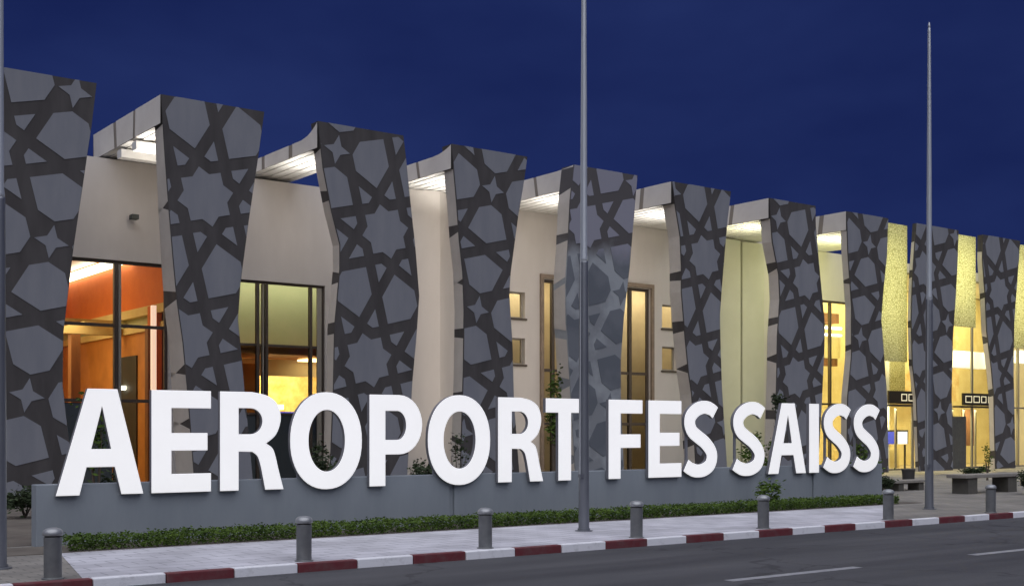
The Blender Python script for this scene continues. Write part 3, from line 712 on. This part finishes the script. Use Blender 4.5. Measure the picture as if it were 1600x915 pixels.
# ------------------------------------------------------------------ foliage
def leaf_mesh(mb, pts, size, up=.3):
    for p in pts:
        a = random.uniform(0, 2*math.pi); t = random.uniform(-.9, .9)
        u = Vector((math.cos(a), math.sin(a), t*.7)).normalized(); q = u.orthogonal().normalized()
        q = (q*math.cos(a*3.1) + u.cross(q)*math.sin(a*3.1)).normalized()
        s = size*random.uniform(.6, 1.3); p = Vector(p)
        mb.face([p-u*s, p+q*s*.45, p+u*s, p-q*s*.45])
def crown_pts(c, rx, rz, n, clumps):
    cl = []
    for _ in range(clumps):
        while True:
            v = Vector((random.uniform(-1, 1), random.uniform(-1, 1), random.uniform(-1, 1)))
            if v.length < 1: break
        cl.append((Vector((c[0]+v.x*rx*.75, c[1]+v.y*rx*.75, c[2]+v.z*rz*.75)), random.uniform(.25, .5)))
    out = []
    for _ in range(n):
        b, r = random.choice(cl); v = Vector((random.gauss(0, .5), random.gauss(0, .5), random.gauss(0, .5)))
        p = b + Vector((v.x*rx*r, v.y*rx*r, v.z*rz*r))
        if p.z > .14: out.append(p)
    return out
def shrub(name, label, cat, x, y, h_, rx, n, leaf, crown0=.1, size=.055, clumps=14, group=None, z0=.13):
    r = thing(name, label, cat, (x, y, z0), group)
    s = MB(); top = h_*.75
    for q in range(4):
        a = q*1.7+x; s.rod((random.uniform(-.03,.03), random.uniform(-.03,.03), -.02), (math.cos(a)*rx*.45, math.sin(a)*rx*.45, top*random.uniform(.8, 1.1)), .018+.006*h_, .006)
    s.build('stem', M['bark'], r)
    f = MB(); zc = crown0 + (h_-crown0)/2
    leaf_mesh(f, [p - Vector((0, 0, z0)) for p in crown_pts((0, 0, zc+z0), rx, (h_-crown0)/2, n, clumps)], size)
    f.build('foliage', M[leaf], r)
    return r
hm = MB(); pts = []
x = 6.75
import mathutils
for _ in range(36000):
    x = random.uniform(6.6, 30.6)
    nn = mathutils.noise.noise(Vector((x*1.4, 0, 3))); n2 = mathutils.noise.noise(Vector((x*5, 2, 7)))
    top = .22 + .045*nn + .035*n2; yf = 21.86 + .06*nn + .04*n2
    if n2 > .38 and random.random() < .6: continue
    face = random.random()
    if face < .5: p = (x, yf + abs(random.gauss(0, .05)), random.uniform(.02, top))
    elif face < .85: p = (x, random.uniform(yf, 22.75), top + random.gauss(0, .025))
    else: p = (x, random.uniform(yf, 22.75), random.uniform(.05, top))
    pts.append((p[0], p[1], p[2]+.13))
leaf_mesh(hm, pts, .033)
hd = thing('hedge', 'long low clipped green hedge at the foot of the letter wall', 'hedge', (18, 22.3, .13))
ho = hm.build('foliage', M['leaf'], hd); ho.matrix_parent_inverse = mathutils.Matrix.Translation((-18, -22.3, -.13))
tw = MB()
for q in range(160):
    xx = 6.8 + q*.149; yy = random.uniform(22.0, 22.6); tw.rod((xx, yy, .12), (xx+random.uniform(-.1,.1), yy+random.uniform(-.1,.1), .34), .008, .004, 5)
to = tw.build('stem', M['bark'], hd); to.matrix_parent_inverse = mathutils.Matrix.Translation((-18, -22.3, -.13))

shrub('shrub', 'leafy young shrub rising out of the hedge below the letters SA', 'shrub', 25.3, 22.35, .85, .5, 420, 'leaf', .1, .06, 8)
shrub('shrub', 'round dark bush at the right edge beside the concrete bench', 'shrub', 38.75, 22.4, .95, .5, 2600, 'leaf_d', .05, .05, 22)
shrub('shrub', 'small dark bush between the end of the letter wall and the low bench', 'shrub', 36.3, 26.6, .62, .42, 1300, 'leaf_d', .03, .05, 14)
shrub('shrub', 'flat low bush behind the concrete bench in front of the lit entrance', 'shrub', 52.6, 33.2, .48, .75, 1300, 'leaf_d', .03, .06, 14)
shrub('sapling', 'thin sapling behind the concrete bench at the right-hand fin', 'young tree', 48.6, 30.2, 1.7, .32, 150, 'leaf', .5, .06, 6)
shrub('shrub', 'dark bushy shrub behind the wall between letters P and O', 'shrub', 18.6, 29.2, 1.35, .8, 1300, 'leaf_d', .1, .07, 14)
shrub('sapling', 'bare twiggy sapling seen through the second letter O', 'young tree', 19.2, 28.2, 2.2, .5, 170, 'leaf_d', .6, .07, 7)
shrub('sapling', 'tall slim green sapling beside the bright slot window behind letter T', 'young tree', 26.5, 33.0, 4.6, .38, 560, 'leaf', 1.2, .09, 12)
shrub('sapling', 'slim dark sapling in front of the green lit wall above letter S', 'young tree', 38.6, 33.4, 4.0, .40, 330, 'leaf_d', 2.3, .09, 9)
shrub('shrub', 'pale leafy shrub seen through the last but one letter S', 'shrub', 37.7, 28.5, 1.9, .75, 900, 'leaf', .2, .08, 14)
shrub('shrub', 'leafy shrub behind the first S of the word SAISS', 'shrub', 33.0, 29.4, 2.2, .8, 900, 'leaf', .2, .08, 14)
shrub('sapling', 'sparse sapling seen through the first letter A below the orange window', 'young tree', 9.7, 30.0, 3.3, .45, 330, 'leaf', 1.0, .08, 9)
shrub('shrub', 'brownish bush seen through the foot of the first letter A', 'shrub', 9.3, 27.2, 1.35, .7, 900, 'leaf_d', .1, .07, 12)
shrub('shrub', 'dark bush seen through the first letter O', 'shrub', 14.6, 27.8, 1.9, .75, 900, 'leaf_d', .1, .07, 12)
shrub('shrub', 'low dark bush left of the sign under the leftmost fin', 'shrub', 8.35, 31.2, .85, .75, 1300, 'leaf_d', .05, .06, 14)

# ------------------------------------------------------------------ flagpoles
def flagpole(x, y, label):
    r = thing('flagpole', label, 'flagpole', (x, y, .13), 'bare steel flagpoles along the pavement')
    m = MB(); m.tube([(.118, 0), (.116, .02), (.110, 1.6), (.092, 5.72), (.090, 5.76)]); m.build('lower_pole', M['steel_low'], r, smooth=True)
    m = MB(); m.tube([(.086, 5.70), (.086, 5.82), (.074, 5.9), (.066, 9.0), (.042, 13.1), (.028, 13.22)]); m.build('upper_pole', M['steel'], r, smooth=True)
    m = MB(); m.tube([(.19, -.02), (.19, .015), (.135, .02), (.135, .06)], n=24); m.build('base_plate', M['steel_low'], r)
    m = MB(); m.tube([(.030, 13.22), (.032, 13.25), (.024, 13.32), (.006, 13.36)], n=16); m.build('finial', M['steel'], r, smooth=True)
    m = MB(); m.rod((-.16, -.06, 1.2), (-.12, -.05, 8.2), .012, .012); m.rod((-.12, -.05, 8.2), (-.06, -.03, 13.2), .012, .010); m.build('halyard', M['rope'], r)
    m = MB(); m.box(-.19, -.10, -.11, -.03, 1.15, 1.22); m.box(-.17, -.05, -.09, -.05, 1.17, 1.20); m.build('cleat', M['steel_low'], r)
    return r
p0 = flagpole(16.80, 19.9, 'thick bare flagpole in the middle, crossing the sign beside letter T')
for xx, lb in ((4.93, 'bare flagpole at the left edge before the leftmost fin'), (29.2, 'slim bare flagpole on the right beyond the letters')):
    c_ = copy_tree(p0); c_.location = (xx, 19.9, .13); c_['label'] = lb

# ------------------------------------------------------------------ bollards
def bollard(x, y, label):
    r = thing('bollard', label, 'bollard', (x, y, .13), 'grey metal bollards along the kerb')
    m = MB(); m.tube([(.155, -.02), (.155, .012), (.125, .02), (.125, .60)], n=28); m.build('post', M['bollard'], r, smooth=False, bevel=.004)
    m = MB(); m.tube([(.112, .598), (.112, .625)], n=28); m.build('groove', M['bin'], r)
    m = MB(); m.tube([(.13, .622), (.142, .632), (.142, .665), (.132, .695), (.10, .722), (.05, .736), (.006, .74)], n=28); m.build('cap', M['bollard_cap'], r, smooth=True)
    return r
BL = ['bollard nearest the left edge, before the end of the letter wall', 'bollard below the first letter O', 'bollard below the second letter R, left of the middle flagpole',
      'bollard just right of the middle flagpole', 'bollard below the letters SA with a leafy shrub behind', 'bollard at the right end of the hedge', 'bollard in front of the concrete bench']
b0 = bollard(5.21, 18.05, BL[0])
for xx, lb in zip((9.23, 12.89, 16.62, 20.38, 24.83, 29.2), BL[1:]):
    c_ = copy_tree(b0); c_.location = (xx, 18.05, .13); c_['label'] = lb; c_.rotation_euler.z = xx

# ------------------------------------------------------------------ benches, bin, entrance boards
def bench(label, x0, x1, y0, y1, h_, slab, legw):
    r = thing('bench', label, 'bench', ((x0+x1)/2, (y0+y1)/2, .124)); L = (x1-x0)/2; W = (y1-y0)/2
    m = MB(); m.box(-L, L, -W, W, h_-slab, h_); m.build('seat', M['concrete'], r, bevel=.015)
    for sg in (-1, 1):
        m = MB(); m.box(*sorted((sg*(L-.25), sg*(L-.25-legw))), -W+.06, W-.06, -.01, h_-slab-.001); m.build('leg', M['concrete_dark'], r, bevel=.01)
    return r
bench('big concrete bench with two thick dark legs before the lit entrance', 37.0, 40.5, 23.8, 24.55, .66, .12, .55)
bench('low concrete bench beside the right end of the letter wall', 36.9, 38.9, 26.5, 27.1, .38, .10, .3)
r = thing('litter_bin', 'small dark litter bin beside the low bench', 'bin', (42.6, 30.0, .124))
m = MB(); m.tube([(.20, 0), (.22, .02), (.26, .55), (.27, .57)], n=20); m.build('body', M['bin'], r, smooth=False)
m = MB(); m.tube([(.28, .571), (.28, .61), (.20, .63)], n=20); m.build('rim', M['concrete_dark'], r)

def board(label, xc, z0, w_, h_, cells):
    r = thing('entrance_sign', label, 'sign', (xc, 40.6, z0))
    m = MB(); m.box(-w_/2, w_/2, -.06, .06, 0, h_); m.build('panel', M['board'], r, bevel=.01)
    m = MB(); t = .05
    for a, b in cells:
        xa, xb = -w_/2 + a*w_, -w_/2 + b*w_; za, zb = .22*h_, .78*h_
        m.box(xa, xb, -.075, -.061, za, za+t); m.box(xa, xb, -.075, -.061, zb-t, zb); m.box(xa, xa+t, -.075, -.061, za+t, zb-t); m.box(xb-t, xb, -.075, -.061, za+t, zb-t)
    m.build('lettering', M['board_text'], r)
    m = MB(); m.box(-w_/2-.35, w_/2+.35, -.10, .38, -.14, -.03); m.build('support_rail', M['frame'], r)
    return r
board('dark lit board over the entrance just right of the last letter', 57.05, 3.78, 2.4, .70, [(.45, .66), (.72, .94)])
board('dark lit board over the entrance above the concrete bench', 64.5, 3.78, 3.4, .70, [(.06, .25), (.30, .48), (.53, .68), (.74, .92)])
board('dark lit board over the entrance at the right edge of the picture', 71.6, 3.95, 2.6, .75, [(.1, .35), (.42, .65), (.72, .92)])
r = thing('information_kiosk', 'blue and white lit poster stand inside the entrance right of the last letter', 'poster stand', (59.4, 42.6, .15))
m = MB(); m.box(-1.2, 1.0, -.05, .05, 1.4, 2.2); m.build('frame', M['board'], r)
m = MB(); m.box(-1.15, -.15, -.065, -.051, 1.4, 2.1); m.build('blue_poster', M['screen_b'], r)
m = MB(); m.box(.0, .9, -.065, -.051, 1.4, 2.1); m.build('white_poster', M['screen_w'], r)
m = MB(); m.box(-1.0, -.9, -.04, .04, -.02, 1.35); m.box(.7, .8, -.04, .04, -.02, 1.35); m.build('leg', M['board'], r)
r = thing('glass_door', 'closed dark grey door leaf beside the second lit entrance', 'door', (62.4, 40.75, .13))
m = MB(); m.box(-1.0, 1.0, 0, .08, 0, 3.0); m.build('leaf', M['bollard'], r)
